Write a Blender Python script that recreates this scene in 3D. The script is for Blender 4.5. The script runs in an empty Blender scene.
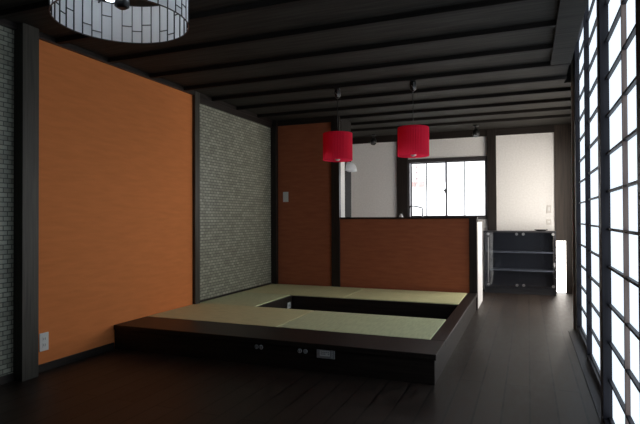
import bpy, bmesh, math, random
from mathutils import Vector, Matrix
random.seed(7)
S = bpy.context.scene
COL = S.collection
PI = math.pi

# ------------------------------------------------------------------ camera
CAM_H = 1.10
f_px, yaw, pitch, roll = 520.15, .3807, .0116, -.0041
fw = Vector((-math.sin(yaw) * math.cos(pitch), math.cos(yaw) * math.cos(pitch), math.sin(pitch)))
rt = Vector((math.cos(yaw), math.sin(yaw), 0))
up = rt.cross(fw)
r2 = math.cos(roll) * rt + math.sin(roll) * up
u2 = -math.sin(roll) * rt + math.cos(roll) * up
cd = bpy.data.cameras.new('camera')
cam = bpy.data.objects.new('camera', cd)
COL.objects.link(cam)
cd.sensor_width = 36.0
cd.lens = f_px / 640 * 36.0
cd.clip_start = .02
M3 = Matrix((r2, u2, -fw)).transposed()
cam.matrix_world = Matrix.Translation((0, 0, CAM_H)) @ M3.to_4x4()
S.camera = cam

# ------------------------------------------------------------------ sky and exposure
w = bpy.data.worlds.new('overcast_sky')
S.world = w
w.use_nodes = True
bg = w.node_tree.nodes['Background']
bg.inputs['Color'].default_value = (.86, .93, 1.0, 1)
bg.inputs['Strength'].default_value = 6.0
S.view_settings.view_transform = 'Standard'
S.view_settings.look = 'None'
S.view_settings.gamma = 1
S.view_settings.exposure = 0.0
S.view_settings.use_curve_mapping = False
PAPER = 1.3         # brightness of the daylit shoji paper
FROST = 5.6          # brightness of the daylit frosted panes in the corridor, the added window's too

# ------------------------------------------------------------------ materials
def mat(name, col, rough=.6, metal=0, spec=.5):
    m = bpy.data.materials.new(name)
    m.use_nodes = True
    b = m.node_tree.nodes['Principled BSDF']
    b.inputs['Base Color'].default_value = (*col, 1)
    b.inputs['Roughness'].default_value = rough
    b.inputs['Metallic'].default_value = metal
    b.inputs['Specular IOR Level'].default_value = spec
    return m

def N(m, t, **kw):
    n = m.node_tree.nodes.new(t)
    for k, v in kw.items():
        if hasattr(n, k):
            setattr(n, k, v)
        else:
            n.inputs[k.replace('_', ' ')].default_value = v
    return n

def L(m, a, b):
    m.node_tree.links.new(a, b)

def coords(m, scale=(1, 1, 1), rot=(0, 0, 0)):
    """metric coordinates of the point in the room"""
    g = N(m, 'ShaderNodeNewGeometry')
    mp = N(m, 'ShaderNodeMapping')
    mp.inputs['Scale'].default_value = scale
    mp.inputs['Rotation'].default_value = rot
    L(m, g.outputs['Position'], mp.inputs['Vector'])
    return mp.outputs['Vector']

def ramp(m, fac, stops):
    r = N(m, 'ShaderNodeValToRGB')
    e = r.color_ramp.elements
    while len(e) < len(stops):
        e.new(.5)
    for k, (p, c) in enumerate(stops):
        e[k].position = p
        e[k].color = (*c, 1)
    L(m, fac, r.inputs['Fac'])
    return r.outputs['Color']

def bump(m, h, strength, dist=.002):
    b = N(m, 'ShaderNodeBump')
    b.inputs['Strength'].default_value = strength
    b.inputs['Distance'].default_value = dist
    L(m, h, b.inputs['Height'])
    L(m, b.outputs['Normal'], m.node_tree.nodes['Principled BSDF'].inputs['Normal'])

def noisy(name, c1, c2, scale, rough=.7, bs=.2, bd=.002, detail=4, spec=.5, lo=.35, hi=.65):
    m = mat(name, c1, rough, spec=spec)
    n = N(m, 'ShaderNodeTexNoise')
    n.inputs['Scale'].default_value = 1
    n.inputs['Detail'].default_value = detail
    L(m, coords(m, scale), n.inputs['Vector'])
    L(m, ramp(m, n.outputs['Fac'], [(lo, c1), (hi, c2)]), m.node_tree.nodes['Principled BSDF'].inputs['Base Color'])
    bump(m, n.outputs['Fac'], bs, bd)
    return m

WOOD_A, WOOD_B = (.010, .007, .006), (.023, .017, .014)
wood_x = noisy('dark_stained_wood_grain_x', WOOD_A, WOOD_B, (3, 60, 60), .45, .15, spec=.35)
wood_y = noisy('dark_stained_wood_grain_y', WOOD_A, WOOD_B, (60, 3, 60), .45, .15, spec=.35)
wood_z = noisy('dark_stained_wood_grain_z', WOOD_A, WOOD_B, (60, 60, 3), .45, .15, spec=.35)
post_wood = noisy('grey_brown_post_wood', (.030, .028, .022), (.055, .050, .040), (70, 70, 3), .5, .2, spec=.35)
ceil_wood = noisy('sawn_ceiling_board', (.018, .016, .014), (.037, .034, .029), (2.5, 45, 45), .75, .3, spec=.2)
batten_wood = noisy('ceiling_batten_wood', (.010, .008, .007), (.018, .015, .013), (3, 60, 60), .75, .2, spec=.2)
shoji_wood = noisy('shoji_frame_wood', (.012, .011, .016), (.025, .023, .031), (70, 70, 3), .5, .1, spec=.3)
kumiko_wood = noisy('lattice_bar_wood', (.20, .14, .12), (.30, .22, .19), (80, 80, 4), .5, .1)
pale_edge = noisy('pale_wood_edging', (.50, .45, .40), (.62, .56, .50), (90, 90, 4), .5, .1)
panel_wood = noisy('brown_wood_panel', (.026, .018, .014), (.052, .037, .028), (55, 55, 2.5), .5, .15, spec=.35)

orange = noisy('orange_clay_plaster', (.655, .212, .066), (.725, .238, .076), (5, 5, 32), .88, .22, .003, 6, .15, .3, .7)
shaded_plaster = noisy('shaded_orange_clay_plaster', (.32, .099, .048), (.40, .128, .060), (5, 5, 32), .88, .22, .003, 6, .15, .3, .7)  # orange plaster with the back wall's shade put into its colour
white_wall = noisy('off_white_plaster', (.74, .72, .70), (.80, .78, .76), (40, 40, 40), .85, .04, .001, 3, .2)
dark_paint = mat('dark_brown_paint', (.05, .04, .035), .8)

# floor planks running along Y
floor_m = mat('dark_floor_planks', (.03, .02, .015), .42, spec=.31)
br = N(floor_m, 'ShaderNodeTexBrick')
br.offset = .37
for k, v in {'Scale': 1.0, 'Mortar Size': .006, 'Mortar Smooth': .2, 'Bias': 0, 'Brick Width': 1.82, 'Row Height': .146}.items():
    br.inputs[k].default_value = v
br.inputs['Color1'].default_value = (.020, .0135, .011, 1)
br.inputs['Color2'].default_value = (.034, .025, .020, 1)
br.inputs['Mortar'].default_value = (.004, .003, .003, 1)
L(floor_m, coords(floor_m, (1, 1, 1), (0, 0, PI / 2)), br.inputs['Vector'])
gn = N(floor_m, 'ShaderNodeTexNoise')
gn.inputs['Scale'].default_value = 1
gn.inputs['Detail'].default_value = 5
L(floor_m, coords(floor_m, (26, 7, 1)), gn.inputs['Vector'])
mx = N(floor_m, 'ShaderNodeMix', data_type='RGBA', blend_type='MULTIPLY')
mx.inputs[0].default_value = .8
L(floor_m, br.outputs['Color'], mx.inputs[6])
L(floor_m, ramp(floor_m, gn.outputs['Fac'], [(.3, (.4, .4, .4)), (.7, (1.5, 1.46, 1.42))]), mx.inputs[7])
fb = floor_m.node_tree.nodes['Principled BSDF']
L(floor_m, mx.outputs[2], fb.inputs['Base Color'])
rr = N(floor_m, 'ShaderNodeMapRange')
rr.inputs['To Min'].default_value = .36
rr.inputs['To Max'].default_value = .58
L(floor_m, gn.outputs['Fac'], rr.inputs['Value'])
L(floor_m, rr.outputs['Result'], fb.inputs['Roughness'])
inv = N(floor_m, 'ShaderNodeMath', operation='SUBTRACT')
inv.inputs[0].default_value = 1
L(floor_m, br.outputs['Fac'], inv.inputs[1])
bump(floor_m, inv.outputs[0], .12, .002)

# small staggered mosaic tiles on the left wall (wall plane is Y-Z)
tile_m = mat('grey_green_mosaic_tile', (.2, .21, .18), .45)
tb = N(tile_m, 'ShaderNodeTexBrick')
tb.offset = .5
for k, v in {'Scale': 1.0, 'Mortar Size': .0035, 'Mortar Smooth': .3, 'Bias': -.1, 'Brick Width': .062, 'Row Height': .032}.items():
    tb.inputs[k].default_value = v
tb.inputs['Color1'].default_value = (.25, .255, .20, 1)
tb.inputs['Color2'].default_value = (.40, .405, .325, 1)
tb.inputs['Mortar'].default_value = (.07, .07, .055, 1)
tg = N(tile_m, 'ShaderNodeNewGeometry')
sx = N(tile_m, 'ShaderNodeSeparateXYZ')
cx = N(tile_m, 'ShaderNodeCombineXYZ')
L(tile_m, tg.outputs['Position'], sx.inputs[0])
L(tile_m, sx.outputs['Y'], cx.inputs['X'])
L(tile_m, sx.outputs['Z'], cx.inputs['Y'])
L(tile_m, cx.outputs[0], tb.inputs['Vector'])
L(tile_m, tb.outputs['Color'], tile_m.node_tree.nodes['Principled BSDF'].inputs['Base Color'])
ti = N(tile_m, 'ShaderNodeMath', operation='SUBTRACT')
ti.inputs[0].default_value = 1
L(tile_m, tb.outputs['Fac'], ti.inputs[1])
bump(tile_m, ti.outputs[0], .7, .004)

# woven tatami
def tatami(name, direction, ca=(.58, .57, .30), cb=(.76, .73, .42)):
    m = mat(name, (.4, .38, .2), .75, spec=.25)
    wv = N(m, 'ShaderNodeTexWave', bands_direction=direction)
    wv.inputs['Scale'].default_value = 28
    wv.inputs['Distortion'].default_value = .4
    L(m, coords(m), wv.inputs['Vector'])
    nz = N(m, 'ShaderNodeTexNoise')
    nz.inputs['Scale'].default_value = 1
    L(m, coords(m, (9, 60, 9) if direction == 'Y' else (60, 9, 9)), nz.inputs['Vector'])
    ad = N(m, 'ShaderNodeMath', operation='MULTIPLY_ADD')
    ad.inputs[1].default_value = .35
    L(m, wv.outputs['Fac'], ad.inputs[0])
    L(m, nz.outputs['Fac'], ad.inputs[2])
    L(m, ramp(m, ad.outputs[0], [(.3, ca), (.9, cb)]), m.node_tree.nodes['Principled BSDF'].inputs['Base Color'])
    bump(m, wv.outputs['Fac'], .3, .001)
    return m
tatami_m = tatami('tatami_rush_along', 'Y')
tatami_n = tatami('tatami_rush_across', 'X', (.54, .57, .33), (.70, .73, .45))

plastic_w = mat('white_plastic', (.72, .72, .70), .35)
plastic_g = mat('grey_plastic', (.30, .30, .31), .4)
plastic_lg = mat('light_grey_plastic', (.45, .45, .46), .4)
black_m = mat('black_plastic', (.012, .012, .013), .4)
slot_m = mat('dark_slot', (.03, .03, .03), .6)
metal = mat('brushed_metal', (.62, .62, .64), .28, 1)
dark_metal = mat('dark_bronze_aluminium', (.055, .048, .050), .4, .3)
lam_white = mat('white_laminate', (.90, .90, .90), .3)
counter_top = mat('dark_counter_top', (.045, .035, .032), .3)
cab_m = mat('black_brown_laminate', (.018, .018, .022), .4)
cab_in = mat('dark_grey_cabinet_shelf', (.17, .175, .19), .4)
lacquer = mat('dark_lacquer', (.02, .018, .017), .25)
ceramic = mat('white_glazed_ceramic', (.8, .8, .78), .2)

def emit(name, col, s):
    m = bpy.data.materials.new(name)
    m.use_nodes = True
    nt = m.node_tree
    b = nt.nodes['Principled BSDF']
    b.inputs['Base Color'].default_value = (.75, .75, .75, 1)
    b.inputs['Roughness'].default_value = .8
    b.inputs['Emission Color'].default_value = (*col, 1)
    b.inputs['Emission Strength'].default_value = s
    return m
paper_m = emit('daylit_shoji_paper', (.76, .88, 1.0), PAPER)
frost_m = emit('daylit_frosted_glass', (1.0, .94, .86), FROST)

def translucent(name, col, tcol, fac):
    m = bpy.data.materials.new(name)
    m.use_nodes = True
    nt = m.node_tree
    b = nt.nodes['Principled BSDF']
    b.inputs['Base Color'].default_value = (*col, 1)
    b.inputs['Roughness'].default_value = .8
    b.inputs['Specular IOR Level'].default_value = .2
    t = nt.nodes.new('ShaderNodeBsdfTranslucent')
    t.inputs['Color'].default_value = (*tcol, 1)
    x = nt.nodes.new('ShaderNodeMixShader')
    x.inputs[0].default_value = fac
    nt.links.new(b.outputs[0], x.inputs[1])
    nt.links.new(t.outputs[0], x.inputs[2])
    nt.links.new(x.outputs[0], nt.nodes['Material Output'].inputs['Surface'])
    return m
bulb_m = emit('bulb_added_glow', (.78, .89, 1.0), 7.0)  # glow added to unlit bulbs so the lamp shade looks brighter
red_m = translucent('red_pleated_fabric', (.92, .035, .10), (.96, .045, .12), .55)
shade_m = translucent('white_lamp_paper', (.93, .95, .97), (.97, .98, 1.0), .55)

def glassy(name, gloss, tint=(1, 1, 1)):
    m = bpy.data.materials.new(name)
    m.use_nodes = True
    nt = m.node_tree
    nt.nodes.remove(nt.nodes['Principled BSDF'])
    t = nt.nodes.new('ShaderNodeBsdfTransparent')
    t.inputs['Color'].default_value = (*tint, 1)
    g = nt.nodes.new('ShaderNodeBsdfGlossy')
    g.inputs['Roughness'].default_value = .03
    x = nt.nodes.new('ShaderNodeMixShader')
    x.inputs[0].default_value = gloss
    nt.links.new(t.outputs[0], x.inputs[1])
    nt.links.new(g.outputs[0], x.inputs[2])
    nt.links.new(x.outputs[0], nt.nodes['Material Output'].inputs['Surface'])
    return m
glass = glassy('window_glass', .05)
door_glass = glassy('smoked_door_glass', .08, (.82, .84, .88))
bulb_glass = glassy('clear_bulb_glass', .25, (.9, .92, .95))

# ------------------------------------------------------------------ mesh helpers
def box(bm, a, b):
    x0, y0, z0 = (min(a[i], b[i]) for i in range(3))
    x1, y1, z1 = (max(a[i], b[i]) for i in range(3))
    v = [bm.verts.new(p) for p in ((x0, y0, z0), (x1, y0, z0), (x1, y1, z0), (x0, y1, z0),
                                   (x0, y0, z1), (x1, y0, z1), (x1, y1, z1), (x0, y1, z1))]
    for q in ((0, 3, 2, 1), (4, 5, 6, 7), (0, 1, 5, 4), (1, 2, 6, 5), (2, 3, 7, 6), (3, 0, 4, 7)):
        bm.faces.new([v[i] for i in q])

def lathe(bm, prof, c, seg=32, caps=True):
    """prof: list of (radius, z) turned round the vertical through c"""
    rings = []
    for r, z in prof:
        rings.append([bm.verts.new((c[0] + r * math.cos(2 * PI * k / seg), c[1] + r * math.sin(2 * PI * k / seg), c[2] + z)) for k in range(seg)])
    for a, b in zip(rings, rings[1:]):
        for k in range(seg):
            f = bm.faces.new((a[k], a[(k + 1) % seg], b[(k + 1) % seg], b[k]))
            f.smooth = True
    if caps:
        bm.faces.new(rings[0][::-1])
        bm.faces.new(rings[-1])

def tube(bm, pts, r, seg=10):
    pts = [Vector(p) for p in pts]
    rings = []
    for i, p in enumerate(pts):
        t = (pts[min(i + 1, len(pts) - 1)] - pts[max(i - 1, 0)]).normalized()
        a = t.orthogonal().normalized()
        if i and rings:
            a = (prev - prev.dot(t) * t).normalized()
        prev = a
        b = t.cross(a)
        rings.append([bm.verts.new(p + r * (math.cos(2 * PI * k / seg) * a + math.sin(2 * PI * k / seg) * b)) for k in range(seg)])
    for a, b in zip(rings, rings[1:]):
        for k in range(seg):
            f = bm.faces.new((a[k], a[(k + 1) % seg], b[(k + 1) % seg], b[k]))
            f.smooth = True
    bm.faces.new(rings[0][::-1])
    bm.faces.new(rings[-1])

def disc_y(bm, c, r, depth, seg=24):
    """short round plug whose axis is along Y, facing -Y"""
    prof = [(r, 0), (r, -depth * .6), (r * .9, -depth), ]
    rings = [[bm.verts.new((c[0] + q * math.cos(2 * PI * k / seg), c[1] + y, c[2] + q * math.sin(2 * PI * k / seg))) for k in range(seg)] for q, y in prof]
    for a, b in zip(rings, rings[1:]):
        for k in range(seg):
            bm.faces.new((a[k], a[(k + 1) % seg], b[(k + 1) % seg], b[k]))
    bm.faces.new(rings[0][::-1])
    bm.faces.new(rings[-1])

def wpos(o):
    p = Vector((0, 0, 0))
    while o is not None:
        p += Vector(o.location)
        o = o.parent
    return p

def mesh(name, bm, m, parent=None, bevel=0, loc=None):
    """link a bmesh given in room coordinates as one object"""
    bmesh.ops.recalc_face_normals(bm, faces=bm.faces)
    off = wpos(parent) if parent else Vector((0, 0, 0))
    if loc is not None:
        off = off * 0 + Vector(loc)
    bmesh.ops.translate(bm, verts=bm.verts, vec=-off)
    me = bpy.data.meshes.new(name)
    bm.to_mesh(me)
    bm.free()
    for k in (m if isinstance(m, (list, tuple)) else [m]):
        me.materials.append(k)
    o = bpy.data.objects.new(name, me)
    COL.objects.link(o)
    if loc is not None:
        o.location = loc
    if parent:
        o.parent = parent
    if bevel:
        b = o.modifiers.new('bevel', 'BEVEL')
        b.width = bevel
        b.segments = 2
        b.limit_method = 'ANGLE'
    return o

def boxes(name, lst, m, parent=None, bevel=0):
    bm = bmesh.new()
    for a, b in lst:
        box(bm, a, b)
    return mesh(name, bm, m, parent, bevel)

def struct(o):
    o['kind'] = 'structure'
    return o

def thing(name, label, cat, loc, group=None):
    o = bpy.data.objects.new(name, None)
    COL.objects.link(o)
    o.location = loc
    o.empty_display_size = .1
    o['label'] = label
    o['category'] = cat
    if group:
        o['group'] = group
    return o

def tag(o, label, cat, group=None):
    o['label'] = label
    o['category'] = cat
    if group:
        o['group'] = group
    return o

def copy_thing(src, loc, label):
    r = src.copy()
    COL.objects.link(r)
    r.location = loc
    r['label'] = label
    for ch in list(src.children):
        c = ch.copy()
        COL.objects.link(c)
        c.parent = r
        for g in list(ch.children):
            d = g.copy()
            COL.objects.link(d)
            d.parent = c
    return r

# ------------------------------------------------------------------ room shell
XL, XR = -3.268, .66
YB, YP, Y0 = 8.30, 6.418, -1.6
ZC, ZS = 2.44, 2.86          # boarded ceiling, higher slot above the shoji
XE = .345                    # right edge of the boarded ceiling in front of the shoji
YS = 5.72                    # far end of the shoji slot
struct(boxes('floor', [((XL - .15, Y0, -.1), (XR + .15, YB + .15, 0))], floor_m))
ceil = struct(boxes('ceiling', [((XL - .15, Y0 - .1, ZC), (XE, YB + .15, ZC + .1)), ((XE, YS, ZC), (XR + .15, YB + .15, ZC + .1)),
                                ((XE - .03, Y0 - .1, ZC + .1), (XE, YS, ZS)), ((XE, YS, ZC + .1), (XR + .15, YS + .03, ZS)), ((XE - .03, Y0 - .1, ZS), (XR + .15, YS + .03, ZS + .05))], ceil_wood))
for k in range(-9, 9):
    y = 3.35 + .515 * k
    if y < YB - .1 and k != 2 and k != 3:
        x1 = .187 if y < 4.4 else (XE if y < YS else XR)
        boxes('batten', [((XL, y, ZC - .036), (x1, y + .045, ZC + .003))], batten_wood, ceil, .003)
struct(boxes('trim_1', [((.187, Y0, ZC - .04), (XE, 4.40, ZC + .002)), ((.187, 4.40, ZC - .04), (XE, 4.86, ZC + .002))], ceil_wood, bevel=.003))
boxes('batten', [((XL, 4.38, ZC - .036), (.187, 4.425, ZC + .003))], batten_wood, ceil, .003)
boxes('batten', [((XL, 4.88, ZC - .038), (XE, 4.925, ZC + .003))], batten_wood, ceil, .003)

# left wall: mosaic, post, orange plaster, post, mosaic
wl = struct(boxes('wall_left', [((XL - .15, Y0 - .1, 0), (XL - .01, YB + .15, ZC))], dark_paint))
boxes('tile_panel', [((XL - .012, .3, 0), (XL, 2.54, ZC))], tile_m, wl)
boxes('plaster_panel', [((XL - .012, 2.60, 0), (XL, 4.58, ZC))], orange, wl)
boxes('tile_panel', [((XL - .012, 4.62, 0), (XL, YP, ZC))], tile_m, wl)
boxes('plaster_panel', [((XL - .012, YP + .09, 0), (XL, YB, ZC))], white_wall, wl)
struct(boxes('trim_2', [((XL - .005, 2.525, 0), (XL + .084, 2.653, ZC))], post_wood, bevel=.003))
struct(boxes('trim_3', [((XL - .005, 4.567, 0), (XL + .035, 4.651, ZC))], post_wood, bevel=.003))
struct(boxes('trim_4', [((XL - .005, YP - .06, 0), (XL + .08, YP + .09, ZC))], wood_z, bevel=.003))
struct(boxes('trim_5', [((XL - .005, Y0, ZC - .042), (XL + .03, YP, ZC + .001))], wood_y, bevel=.002))
struct(boxes('trim_6', [((XL - .005, 4.651, ZC - .10), (XL + .02, YP - .06, ZC))], wood_y, bevel=.002))
struct(boxes('baseboard_left', [((XL - .005, .3, 0), (XL + .012, 2.525, .055)), ((XL - .005, 2.653, 0), (XL + .012, 3.445, .055)),
                                ((XL - .005, 4.651, .19), (XL + .012, YP - .06, .225))], wood_y, bevel=.002))

# wall behind the platform, tall part, and the post that ends it
wp = struct(boxes('wall_platform', [((XL, YP, 0), (-2.36, YP + .09, ZC))], shaded_plaster))
struct(boxes('trim_7', [((-2.398, YP - .03, .0), (-2.286, YP + .036, ZC))], wood_z, bevel=.003))
struct(boxes('trim_8', [((XL + .08, YP - .012, ZC - .075), (-2.398, YP + .01, ZC))], wood_x, bevel=.002))
wr = struct(boxes('wall_kitchen', [((-2.40, YP + .036, 0), (-2.286, 6.615, ZC))], white_wall))
struct(boxes('trim_9', [((-2.41, 6.615, 0), (-2.280, 6.87, ZC))], batten_wood, bevel=.003))

struct(boxes('shade_board', [((-2.405, YP + .036, 2.05), (-2.281, 6.615, ZC))], batten_wood))  # dark board added where the white wall's top is only in shade

# low partition in front of the kitchen
lp = struct(boxes('wall_partition', [((-2.286, YP, 0), (-.64, YP + .08, 1.085))], shaded_plaster))
boxes('cap_rail', [((-2.286, YP - .02, 1.085), (-.560, YP + .10, 1.108))], wood_x, lp, .003)
boxes('end_post', [((-.655, YP - .012, 0), (-.566, YP + .085, 1.085))], wood_z, lp, .003)

# back wall with the kitchen window opening and the low window
WX0, WX1, WZ0, WZ1 = -1.79, -.58, 1.10, 2.035
LX0, LX1, LZ1 = .372, .504, .765
T = .12
bw = struct(boxes('wall_back', [
    ((XL, YB, 0), (WX0, YB + T, ZC)), ((WX0, YB, 0), (WX1, YB + T, WZ0)), ((WX0, YB, WZ1), (WX1, YB + T, ZC)),
    ((WX1, YB, 0), (.36, YB + T, ZC))], white_wall))
struct(boxes('wall_corner', [((.36, YB - .02, LZ1), (XR, YB + T, ZC)), ((.36, YB - .02, 0), (LX0, YB + T, LZ1)), ((LX1, YB - .02, 0), (XR, YB + T, LZ1))], panel_wood))
struct(boxes('trim_10', [((XL, YB - .04, 2.335), (.36, YB + .01, ZC))], wood_x, bevel=.003))
struct(boxes('trim_11', [((-1.97, YB - .03, 0), (-1.79, YB + .01, 2.335))], wood_z, bevel=.003))
struct(boxes('trim_12', [((-.575, YB - .05, 0), (-.443, YB + .01, ZC))], wood_z, bevel=.003))

# kitchen window
w1 = struct(boxes('window_1', [((WX0, YB - .02, WZ1 - .055), (WX1, YB + T, WZ1)), ((WX0, YB - .02, WZ0 - .03), (WX1, YB + T, WZ0 + .012)),
                               ((WX0, YB - .01, WZ0), (WX0 + .022, YB + T, WZ1)), ((WX1 - .012, YB - .01, WZ0), (WX1, YB + T, WZ1))], dark_metal, bevel=.002))
zz0, zz1 = WZ0 + .012, WZ1 - .055
for xa, xb, dy in ((WX0 + .03, -1.180, .05), (-1.205, WX1 - .012, .02)):
    y = YB + dy
    s = boxes('sash', [((xa, y, zz0), (xa + .020, y + .022, zz1)), ((xb - .020, y, zz0), (xb, y + .022, zz1)),
                       ((xa, y, zz0), (xb, y + .022, zz0 + .02)), ((xa, y, zz1 - .015), (xb, y + .022, zz1))], dark_metal, w1, .001)
    xm = (-1.505 if dy > .03 else -.912)
    boxes('muntin', [((xm - .008, y + .003, zz0), (xm + .008, y + .019, zz1))], dark_metal, s)
    boxes('pane', [((xa + .019, y + .009, zz0 + .018), (xb - .019, y + .013, zz1 - .013))], glass, s)
bm = bmesh.new()
box(bm, (-1.215, YB + .012, 1.49), (-1.180, YB + .022, 1.55))
box(bm, (-1.232, YB - .002, 1.51), (-1.208, YB + .022, 1.54))
mesh('window_latch', bm, dark_metal, w1, .002)

# low window beside the cupboard, frosted and full of daylight
w2 = struct(boxes('window_2', [((LX0 - .004, YB - .026, LZ1 - .01), (LX1 + .004, YB + .05, LZ1 + .012)), ((LX0 - .008, YB - .026, 0), (LX0 + .003, YB + .05, LZ1)),
                               ((LX1 - .003, YB - .026, 0), (LX1 + .008, YB + .05, LZ1))], panel_wood))
boxes('pane', [((LX0 + .002, YB - .004, .012), (LX1 - .002, YB + .004, LZ1 - .01))], frost_m, w2)

# right-hand side: shoji line, then a post, then the corridor, lit by an added unseen window
struct(boxes('trim_13', [((.425, 5.53, 0), (.60, YS, ZS))], wood_z, bevel=.003))
struct(boxes('trim_14', [((.405, 5.69, 0), (.425, YS + .004, ZS))], pale_edge))
HZ = 2.80
struct(boxes('trim_15', [((XE, Y0, HZ), (.60, YS, ZS))], wood_y, bevel=.003))
struct(boxes('trim_16', [((.350, 2.03, 0), (.60, 5.54, .006))], shoji_wood))
struct(boxes('wall_right', [((XE, Y0, 0), (.60, 2.035, HZ)), ((.60, 5.50, 0), (XR + .1, YS, ZS)),
                            ((XR, YS, 0), (XR + .1, 6.0, ZC)), ((XR, 8.0, 0), (XR + .1, YB, ZC)),
                            ((XR, 6.0, 0), (XR + .1, 8.0, .2)), ((XR, 6.0, 2.15), (XR + .1, 8.0, ZC))], panel_wood))
w3 = struct(boxes('added_window', [((XR - .01, 6.0, .2), (XR + .06, 6.05, 2.15)), ((XR - .01, 7.95, .2), (XR + .06, 8.0, 2.15)), ((XR - .01, 6.98, .2), (XR + .06, 7.02, 2.15)),
                               ((XR - .01, 6.0, .2), (XR + .06, 8.0, .25)), ((XR - .01, 6.0, 2.10), (XR + .06, 8.0, 2.15))], wood_z))  # out of view, put in to light the corridor
boxes('pane', [((XR + .02, 6.04, .24), (XR + .03, 6.99, 2.11))], frost_m, w3)
boxes('pane', [((XR + .02, 7.01, .24), (XR + .03, 7.96, 2.11))], frost_m, w3)
struct(boxes('wall_front', [((XL, Y0 - .1, 0), (XR + .1, Y0, ZS))], dark_paint))

# ------------------------------------------------------------------ shoji screens
def shoji(label, xf, xp, stiles, muntins):
    """xf: room-side face of the frame, xp: paper; stiles: (y0, y1) spans; muntins: y of upright bars"""
    ya, yb = min(s[0] for s in stiles), max(s[1] for s in stiles)
    t = thing('shoji_screen', label, 'shoji screen', (xf + .02, (ya + yb) / 2, .006), 'sliding shoji screens along the right side')
    for a, b in stiles:
        boxes('stile', [((xf, a, .006), (xp + .006, b, HZ))], shoji_wood, t, .002)
    ys = sorted(stiles)
    for (a0, a1), (b0, b1) in zip(ys, ys[1:]):
        boxes('bottom_rail', [((xf + .002, a1, .006), (xp + .004, b0, .055))], shoji_wood, t, .002)
        boxes('top_rail', [((xf + .002, a1, HZ - .03), (xp + .004, b0, HZ))], shoji_wood, t, .002)
    bm = bmesh.new()
    for k in range(14):
        z = 2.596 - .195 * k
        for (a0, a1), (b0, b1) in zip(ys, ys[1:]):
            box(bm, (xp - .017, a1, z - .006), (xp + .001, b0, z + .006))
    mesh('lattice_bars', bm, shoji_wood, t)
    for y in muntins:
        boxes('upright_bar', [((xp - .0195, y, .055), (xp + .001, y + .016, HZ - .03))], kumiko_wood, t)
    boxes('paper', [((xp, ya + .01, .03), (xp + .002, yb - .01, HZ - .01))], paper_m, t)
    return t
shoji('nearest of the three shoji screens with broad white paper panes at right frame edge', .352, .395, [(3.05, 3.14), (2.037, 2.084)], [2.53])
shoji('middle of the three paper shoji screens in dark wood along right side', .405, .441, [(4.42, 4.445), (3.42, 3.46), (2.95, 3.0)], [3.77])
shoji('farthest of the three shoji screens, narrowest looking, beside the brown post', .424, .464, [(5.50, 5.528), (4.46, 4.485)], [])

# ------------------------------------------------------------------ raised tatami platform with a sunken pit
HP = .203
PX0, PX1, PYA, PYB = XL + .002, -.566, 3.446, YP - .002
IX0, IX1 = -2.558, -.675           # pit
F1, F2, F3 = 3.859, 4.706, 5.506    # front mat start, pit start, pit end
pl = thing('platform', 'low dark wood platform with square pit, topped with tatami mats', 'platform', ((PX0 + PX1) / 2, (PYA + PYB) / 2, 0))
mt = HP - .012
boxes('front_board', [((PX0, PYA, HP - .04), (PX1, F1, HP))], wood_x, pl, .004)
boxes('side_board', [((-.675, F1, HP - .04), (PX1, PYB, HP))], wood_y, pl, .004)
boxes('front_fascia', [((PX0, PYA + .012, 0), (PX1 - .012, PYA + .04, HP - .04))], wood_x, pl, .002)
boxes('side_fascia', [((PX1 - .04, PYA + .04, 0), (PX1 - .012, PYB, HP - .04))], wood_y, pl, .002)
boxes('mat_base', [((PX0, F1, .02), (-.675, F2 - .03, HP - .045)), ((PX0, F3 + .03, .02), (-.675, PYB, HP - .045)), ((PX0, F2 - .03, .02), (IX0 - .03, F3 + .03, HP - .045))], dark_paint, pl)
boxes('pit_lining', [((IX0 - .03, F2 - .03, .004), (IX0, F3 + .03, HP - .006)), ((IX0, F3, .004), (IX1, F3 + .03, HP - .006)),
                     ((IX0, F2 - .03, .004), (IX1, F2, HP - .006)), ((IX1, F2, .004), (IX1 + .03, F3, HP - .041)),
                     ((IX0, F2, .002), (IX1, F3, .012))], wood_x, pl)
def mat_slab(a, b, m, label):
    bm = bmesh.new()
    box(bm, (a[0] + .003, a[1] + .003, HP - .044), (b[0] - .003, b[1] - .003, HP + .002))
    o = mesh('tatami_mat', bm, m, None, .006, ((a[0] + b[0]) / 2, (a[1] + b[1]) / 2, HP - .044))
    return tag(o, label, 'tatami mat', 'borderless tatami mats on the platform')
XM = -1.93
mat_slab((PX0, F1), (XM, F2 - .0305), tatami_m, 'pale green tatami mat at front left of platform, against orange wall')
mat_slab((XM, F1), (IX1, F2 - .0305), tatami_n, 'pale green tatami mat at front right of platform, before the pit')
mat_slab((PX0, F2 - .03), (IX0 - .0305, F3 + .03), tatami_n, 'short tatami mat left of the pit beside grey mosaic wall')
mat_slab((PX0, F3 + .0305), (XM, PYB - .03), tatami_m, 'tatami mat at back left corner of platform under tall orange wall')
mat_slab((XM, F3 + .0305), (IX1, PYB - .03), tatami_m, 'tatami mat along the back behind the pit, below the low orange partition')

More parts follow.
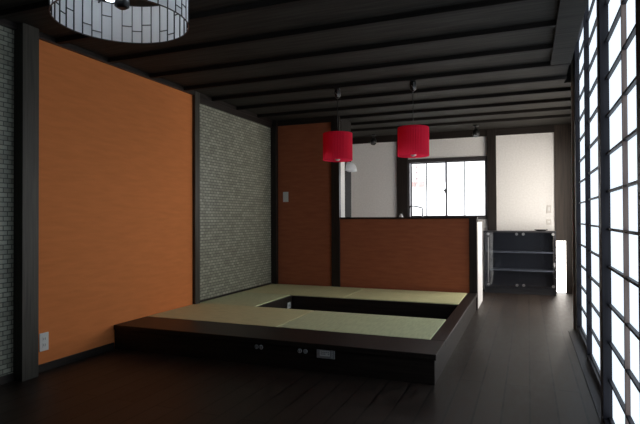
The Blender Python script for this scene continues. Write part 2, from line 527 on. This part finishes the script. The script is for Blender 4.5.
# ------------------------------------------------------------------ round lattice ceiling lamp
LC = (-1.848, 2.006)
LR, LZ0, LZ1_ = .318, 2.07, 2.275
lamp = thing('ceiling_lamp', 'large round white drum ceiling lamp with black lattice lines', 'ceiling lamp', (LC[0], LC[1], ZC))
bm = bmesh.new()
lathe(bm, [(LR, LZ0), (LR, LZ1_)], (*LC, 0), 96, False)
mesh('lamp_shade', bm, shade_m, lamp)
bm = bmesh.new()
def arc_strip(t0, t1, z0, z1, ra, rb):
    n = max(1, int(abs(t1 - t0) / .04))
    for k in range(n):
        a, b = t0 + (t1 - t0) * k / n, t0 + (t1 - t0) * (k + 1) / n
        pts = [(LC[0] + r * math.cos(t), LC[1] + r * math.sin(t), z) for z in (z0, z1) for r, t in ((ra, a), (rb, a), (rb, b), (ra, b))]
        v = [bm.verts.new(p) for p in pts]
        for q in ((0, 1, 2, 3), (7, 6, 5, 4), (0, 4, 5, 1), (1, 5, 6, 2), (2, 6, 7, 3), (3, 7, 4, 0)):
            bm.faces.new([v[i] for i in q])
NV = 38
wdt = .0019 / LR
for k in range(NV):
    t = 2 * PI * k / NV
    za, zb = LZ0, LZ1_
    if k % 4 == 1: za = LZ0 + .0
    arc_strip(t - wdt, t + wdt, za, zb, LR - .006, LR + .003)
    if k % 4 in (0, 1, 3):
        h = LZ0 + {0: .035, 1: .06, 3: .10}[k % 4] + (.03 if k % 8 > 3 else 0)
        arc_strip(t, t + 2 * PI / NV, h - .0016, h + .0016, LR - .006, LR + .003)
mesh('lattice', bm, black_m, lamp)
bm = bmesh.new()
for z in (LZ0, LZ1_):
    lathe(bm, [(LR + .002, z - .002), (LR + .002, z + .002), (LR - .003, z + .002), (LR - .003, z - .002), (LR + .002, z - .002)], (*LC, 0), 96, False)
mesh('rim', bm, black_m, lamp)
bm = bmesh.new()
lathe(bm, [(.09, ZC - .03), (.09, ZC)], (*LC, 0), 32)
lathe(bm, [(.012, LZ0 + .10), (.012, ZC - .03)], (*LC, 0), 12)
lathe(bm, [(.02, LZ0 + .065), (.035, LZ0 + .075), (.035, LZ0 + .12), (.012, LZ0 + .13)], (*LC, 0), 20)
mesh('stem', bm, black_m, lamp)
bm = bmesh.new()
for k in range(3):
    t = .6 + 2 * PI * k / 3
    tube(bm, [(LC[0], LC[1], LZ0 + .195), (LC[0] + .09 * math.cos(t), LC[1] + .09 * math.sin(t), LZ0 + .195)], .012)
    tube(bm, [(LC[0], LC[1], LZ1_ - .01), (LC[0] + LR * math.cos(t), LC[1] + LR * math.sin(t), LZ1_ - .01)], .005)
mesh('arms', bm, black_m, lamp)
for k in range(3):
    t = .6 + 2 * PI * k / 3
    c, s_ = math.cos(t), math.sin(t)
    bm = bmesh.new()
    bmesh.ops.create_uvsphere(bm, u_segments=20, v_segments=12, radius=.048)
    bmesh.ops.scale(bm, vec=(1.25, 1, 1), verts=bm.verts)
    bmesh.ops.rotate(bm, cent=(0, 0, 0), matrix=Matrix.Rotation(t, 3, 'Z'), verts=bm.verts)
    bmesh.ops.translate(bm, verts=bm.verts, vec=(LC[0] + .145 * c, LC[1] + .145 * s_, LZ0 + .195))
    for f in bm.faces: f.smooth = True
    mesh('bulb', bm, bulb_m, lamp)

# ------------------------------------------------------------------ red pendant lamps over the pit
def pendant(loc, zc, label):
    x, y = loc
    t = thing('pendant_lamp', label, 'pendant lamp', (x, y, ZC - .04), 'red pleated pendant lamps over the pit')
    z0, z1, R_ = zc - .138, zc + .138, .147
    bm = bmesh.new()
    seg = 120
    prof = [(R_ - .004, z0), (R_, z0 + .006), (R_, z1 - .006), (R_ - .004, z1)]
    rings = []
    for r, z in prof:
        rings.append([bm.verts.new((x + (r + (.002 if k % 2 else -.0015)) * math.cos(2 * PI * k / seg), y + (r + (.002 if k % 2 else -.0015)) * math.sin(2 * PI * k / seg), z)) for k in range(seg)])
    for a, b in zip(rings, rings[1:]):
        for k in range(seg):
            bm.faces.new((a[k], a[(k + 1) % seg], b[(k + 1) % seg], b[k]))
    mesh('lamp_shade', bm, red_m, t)
    bm = bmesh.new()
    lathe(bm, [(R_ - .008, z1 - .004), (R_ - .008, z1 - .001)], (x, y, 0), 48)
    mesh('top_cover', bm, red_m, t)
    bm = bmesh.new()
    lathe(bm, [(.010, ZC - .135), (.030, ZC - .115), (.034, ZC - .06), (.028, ZC - .036)], (x, y, 0), 24)
    mesh('ceiling_cup', bm, black_m, t)
    bm = bmesh.new()
    box(bm, (x + .010, y - .038, ZC - .125), (x + .020, y - .030, ZC - .055))
    tube(bm, [(x + .017, y - .036, ZC - .115), (x - .006, y - .041, ZC - .085)], .004)
    mesh('cup_clip', bm, metal, t)
    bm = bmesh.new()
    tube(bm, [(x, y, ZC - .13), (x, y, z1 + .0)], .0035, 8)
    mesh('cord', bm, black_m, t)
    bm = bmesh.new()
    lathe(bm, [(.022, z1 - .11), (.024, z1 - .09), (.02, z1 - .004)], (x, y, 0), 20)
    mesh('socket', bm, black_m, t)
    bm = bmesh.new()
    lathe(bm, [(.004, z0 - .004), (.02, z0 + .002), (.033, z0 + .025), (.036, z0 + .045), (.03, z0 + .08), (.016, z0 + .13), (.016, z1 - .10)], (x, y, 0), 24)
    mesh('bulb', bm, ceramic, t)
    return t
pendant((-1.778, 4.93), 1.816, 'left red pleated drum pendant lamp, hanging before the dark post')
pendant((-1.012, 4.93), 1.823, 'right red pleated drum pendant lamp, hanging before the kitchen window')

# ------------------------------------------------------------------ ceiling spotlights near the kitchen
def spot(x, y, label):
    t = thing('spotlight', label, 'spotlight', (x, y, ZC), 'small black spotlights before the back wall')
    bm = bmesh.new()
    lathe(bm, [(.04, ZC - .02), (.04, ZC)], (x, y, 0), 24)
    tube(bm, [(x, y, ZC - .02), (x, y, ZC - .06)], .010)
    mesh('mount', bm, black_m, t)
    bm = bmesh.new()
    lathe(bm, [(.035, -.075), (.052, -.05), (.048, .0), (.028, .035)], (0, 0, 0), 24)
    bmesh.ops.rotate(bm, cent=(0, 0, 0), matrix=Matrix.Rotation(-.35, 3, 'X'), verts=bm.verts)
    bmesh.ops.translate(bm, verts=bm.verts, vec=(x, y, ZC - .09))
    mesh('lamp_head', bm, black_m, t)
    return t
s0 = spot(-2.30, 8.08, 'left black ceiling spotlight above the plain kitchen wall')
copy_thing(s0, (-.695, 7.86, ZC), 'right black ceiling spotlight above the kitchen window, near the post')

# ------------------------------------------------------------------ glass-door cupboard
CX0, CX1, CYF, CYB, CZ = -.605, .356, 7.97, YB - .052, .902
cb = thing('cupboard', 'low black cupboard with two glass doors below the white wall', 'cupboard', ((CX0 + CX1) / 2, (CYF + CYB) / 2, 0))
boxes('carcass', [((CX0, CYF, .0), (CX0 + .02, CYB, CZ - .02)), ((CX1 - .02, CYF, .0), (CX1, CYB, CZ - .02)), ((CX0 + .02, CYF + .01, .06), (CX1 - .02, CYB, .085))], cab_m, cb, .001)
boxes('back_panel', [((CX0 + .02, CYB - .012, .085), (CX1 - .02, CYB, CZ - .02))], mat('grey_black_back_panel', (.036, .038, .046), .4), cb)
boxes('top', [((CX0 - .004, CYF - .022, CZ - .02), (CX1 + .002, CYB, CZ))], cab_m, cb, .002)
boxes('plinth', [((CX0 + .02, CYF + .03, 0), (CX1 - .02, CYF + .045, .06))], cab_m, cb)
for z in (.336, .597):
    boxes('shelf', [((CX0 + .02, CYF + .012, z - .010), (CX1 - .02, CYB - .012, z + .010))], cab_in, cb, .001)
XC = (CX0 + CX1) / 2
for xa, xb, hx in ((CX0 + .006, XC - .002, CX0 + .06), (XC + .002, CX1 - .006, None)):
    d = boxes('door', [((xa, CYF - .012, .078), (xb, CYF - .004, CZ - .026))], door_glass, cb)
    for px in (xa + .055, xb - .03):
        for pz in (.128, .858):
            bm = bmesh.new()
            disc_y(bm, (px, CYF - .012, pz), .020, .008)
            mesh('hinge_disc', bm, metal, d)
    if hx:
        boxes('door_handle', [((xa + .050, CYF - .03, .16), (xa + .062, CYF - .018, .81)), ((xa + .052, CYF - .02, .2), (xa + .060, CYF - .010, .215)), ((xa + .052, CYF - .02, .76), (xa + .060, CYF - .010, .775))], metal, d, .001)
boxes('lock_plate', [((CX1 - .030, CYF - .016, .40), (CX1 - .012, CYF - .012, .46))], metal, cb)
bm = bmesh.new()
lathe(bm, [(.045, 0), (.085, .012), (.09, .022), (.08, .020), (.04, .010)], (.168, 8.05, CZ), 28)
tag(mesh('tray', bm, lacquer, None, 0, (.168, 8.05, CZ)), 'small dark round dish on top of the glass-door cupboard', 'dish')

# ------------------------------------------------------------------ kitchen counter behind the partition
kc = thing('kitchen_counter', 'kitchen counter behind the partition, white end panel facing the passage', 'kitchen counter', (-1.42, 6.8, 0))
boxes('end_panel', [((-.590, YP + .088, .0), (-.567, 7.18, 1.045))], lam_white, kc, .001)
boxes('worktop', [((-2.275, YP + .102, 1.045), (-.562, 7.20, 1.075))], counter_top, kc, .002)
boxes('carcass', [((-2.275, YP + .102, .0), (-.590, 7.16, 1.045))], lam_white, kc)
FX, FY_ = -1.297, 6.90
fc = thing('faucet', 'arched metal kitchen tap standing before the window', 'faucet', (FX, FY_, 1.075))
bm = bmesh.new()
lathe(bm, [(.028, 1.075), (.028, 1.085), (.016, 1.095), (.014, 1.12)], (FX, FY_, 0), 20)
mesh('base', bm, metal, fc)
bm = bmesh.new()
pts = [(FX, FY_, 1.10), (FX, FY_, 1.205)] + [(FX - .03 * (1 - math.cos(a)), FY_, 1.205 + .03 * math.sin(a)) for a in (.4, .8, 1.2, 1.57)]
pts += [(FX - .10, FY_, 1.252)] + [(FX - .145 - .037 * math.sin(a), FY_, 1.215 + .04 * math.cos(a)) for a in (0, .4, .8, 1.2, 1.57)] + [(FX - .184, FY_, 1.14)]
tube(bm, pts, .0085, 12)
mesh('spout', bm, dark_metal, fc)
bm = bmesh.new()
lathe(bm, [(.026, 0), (.028, .01), (.028, .05), (.014, .065), (.014, .078)], (-1.588, FY_, 1.075), 20)
tag(mesh('soap_bottle', bm, ceramic, None, 0, (-1.588, FY_, 1.075)), 'small white bottle behind the partition, beside the window post', 'bottle')

gl = thing('wall_lamp', 'small white domed lamp half hidden behind the dark post in the kitchen', 'lamp', (-2.280, 6.74, 1.735))
bm = bmesh.new()
prof = [(.112, 0)] + [(.118 * math.cos(a), .13 * math.sin(a) ** .8) for a in [PI / 2 * k / 8 for k in range(8)]] + [(.006, .13)]
lathe(bm, prof, (-2.278, 6.74, 1.735), 32)
bmesh.ops.bisect_plane(bm, geom=bm.verts[:] + bm.edges[:] + bm.faces[:], plane_co=(-2.2785, 0, 0), plane_no=(-1, 0, 0), clear_outer=True)
bmesh.ops.holes_fill(bm, edges=[e for e in bm.edges if e.is_boundary])
mesh('lamp_shade', bm, shade_m, gl)
boxes('mounting_plate', [((-2.2795, 6.68, 1.73), (-2.273, 6.80, 1.86))], metal, gl)

# ------------------------------------------------------------------ switches, sockets, controls
def plate_x(name, label, cat, y, z, w_, h, kind):
    """plate on the left wall, facing +X"""
    t = thing(name, label, cat, (XL, y, z))
    boxes('cover_plate', [((XL, y - w_ / 2, z - h / 2), (XL + .008, y + w_ / 2, z + h / 2))], plastic_w, t, .002)
    for dz in (-.022, .022):
        o = boxes('socket_face', [((XL + .007, y - .016, z + dz - .016), (XL + .010, y + .016, z + dz + .016))], plastic_w, t, .001)
        boxes('slots', [((XL + .0095, y - .008, z + dz - .008), (XL + .0104, y - .005, z + dz + .008)), ((XL + .0095, y + .005, z + dz - .008), (XL + .0104, y + .008, z + dz + .008))], slot_m, o)
plate_x('wall_outlet', 'white socket plate low on the orange wall by the post', 'outlet', 2.763, .212, .075, .130, 0)

plate_grey = mat('pale_beige_plastic', (.60, .57, .54), .4)
def plate_y(label, x, y, z, w_, h, n, group=None, pm=plastic_w):
    t = thing('light_switch', label, 'light switch', (x, y, z), group)
    boxes('cover_plate', [((x - w_ / 2, y - .008, z - h / 2), (x + w_ / 2, y, z + h / 2))], pm, t, .002)
    for k in range(n):
        zz = z + (k - (n - 1) / 2) * .026
        boxes('rocker', [((x - .014, y - .011, zz - .011), (x + .014, y - .007, zz + .011))], plastic_w, t, .001)
    return t
plate_y('white light switch plate high on the tall orange wall', -3.07, YP, 1.39, .078, .137, 3)
plate_y('upper of two pale switch plates at right edge of white wall', .283, YB, 1.218, .065, .115, 2, 'switches above the cupboard', plate_grey)
plate_y('lower of two pale switch plates, just above the cupboard', .281, YB, 1.03, .065, .08, 1, 'switches above the cupboard', plate_grey)

FY = PYA + .012
def jack(x, z, label):
    t = thing('socket', label, 'socket', (x, FY, z), 'round sockets in the platform front')
    bm = bmesh.new()
    disc_y(bm, (x, FY, z), .0165, .005)
    mesh('cover', bm, plastic_lg, t)
    boxes('slots', [((x - .009, FY - .006, z - .009), (x - .005, FY - .0045, z + .009)), ((x + .005, FY - .006, z - .009), (x + .009, FY - .0045, z + .009))], slot_m, t)
    return t
j0 = jack(-1.901, .136, 'leftmost of four round grey sockets in the platform front')
copy_thing(j0, (-1.863, FY, .136), 'second from left of four round grey sockets in platform front')
copy_thing(j0, (-1.546, FY, .138), 'third from left of four round grey sockets in platform front')
copy_thing(j0, (-1.502, FY, .138), 'round grey socket nearest the control panel in platform front')
cp = thing('control_panel', 'grey floor heating control panel with pale display in platform front', 'control panel', (-1.3425, FY, .135))
boxes('housing', [((-1.4105, FY - .010, .103), (-1.2745, FY - .0002, .1635))], plastic_g, cp, .002)
boxes('display', [((-1.3855, FY - .012, .120), (-1.3105, FY - .009, .157))], plastic_w, cp, .001)
bm = bmesh.new()
for k in range(5):
    x = -1.3785 + k * .0135
    for z in (.130, .143):
        if (k, z) != (3, .130):
            box(bm, (x, FY - .0130, z), (x + .010, FY - .0115, z + .009))
mesh('display_marks', bm, plastic_g, cp)
for k in range(5):
    boxes('button', [((-1.2985, FY - .0125, .109 + k * .012), (-1.2885, FY - .009, .117 + k * .012))], plastic_lg, cp)
po = thing('wall_outlet', 'small white socket plate on left inner side of the pit', 'outlet', (IX0, 5.41, .10))
boxes('cover_plate', [((IX0, 5.37, .065), (IX0 + .008, 5.45, .135))], plastic_w, po, .002)
boxes('slots', [((IX0 + .0075, 5.398, .088), (IX0 + .0088, 5.402, .11)), ((IX0 + .0075, 5.416, .088), (IX0 + .0088, 5.420, .11))], slot_m, po)

# ------------------------------------------------------------------ outside the kitchen window
struct(boxes('ground', [((-14, YB + T, -.12), (10, 30, -.10))], noisy('pale_gravel', (.45, .43, .40), (.6, .58, .55), (20, 20, 20), .9)))
hs = thing('house', 'pale neighbouring house seen through the kitchen window', 'house', (-3.0, 12.3, -.1))
boxes('house_wall', [((-6.5, 11.8, -.1), (-.6, 14.8, 4.6))], noisy('pale_render', (.75, .72, .70), (.82, .80, .78), (6, 6, 6), .9), hs)
bm = bmesh.new()
for k in range(5):
    box(bm, (-2.86 + k * .17, 11.755, 1.95), (-2.842 + k * .17, 11.775, 3.2))
for k in range(10):
    box(bm, (-2.86, 11.755, 1.98 + k * .13), (-2.162, 11.775, 1.995 + k * .13))
mesh('window_grille', bm, noisy('faded_red_brown_grille', (.24, .17, .16), (.30, .22, .21), (30, 30, 30), .7), hs)
brick_m = noisy('red_brick', (.36, .22, .20), (.46, .30, .28), (9, 9, 16), .9)
boxes('brick_sill', [((-2.98 + k * .21, 11.73, 1.80), (-2.80 + k * .21, 11.8, 1.91)) for k in range(4)], brick_m, hs)
boxes('siding_strip', [((-2.03 + k * .15, 11.785, 1.9), (-2.015 + k * .15, 11.8, 4.2)) for k in range(3)], noisy('grey_siding_strip', (.30, .28, .30), (.36, .34, .36), (20, 20, 3), .8), hs)
boxes('roof', [((-6.9, 11.4, 4.6), (-.2, 15.2, 4.75))], wood_x, hs)
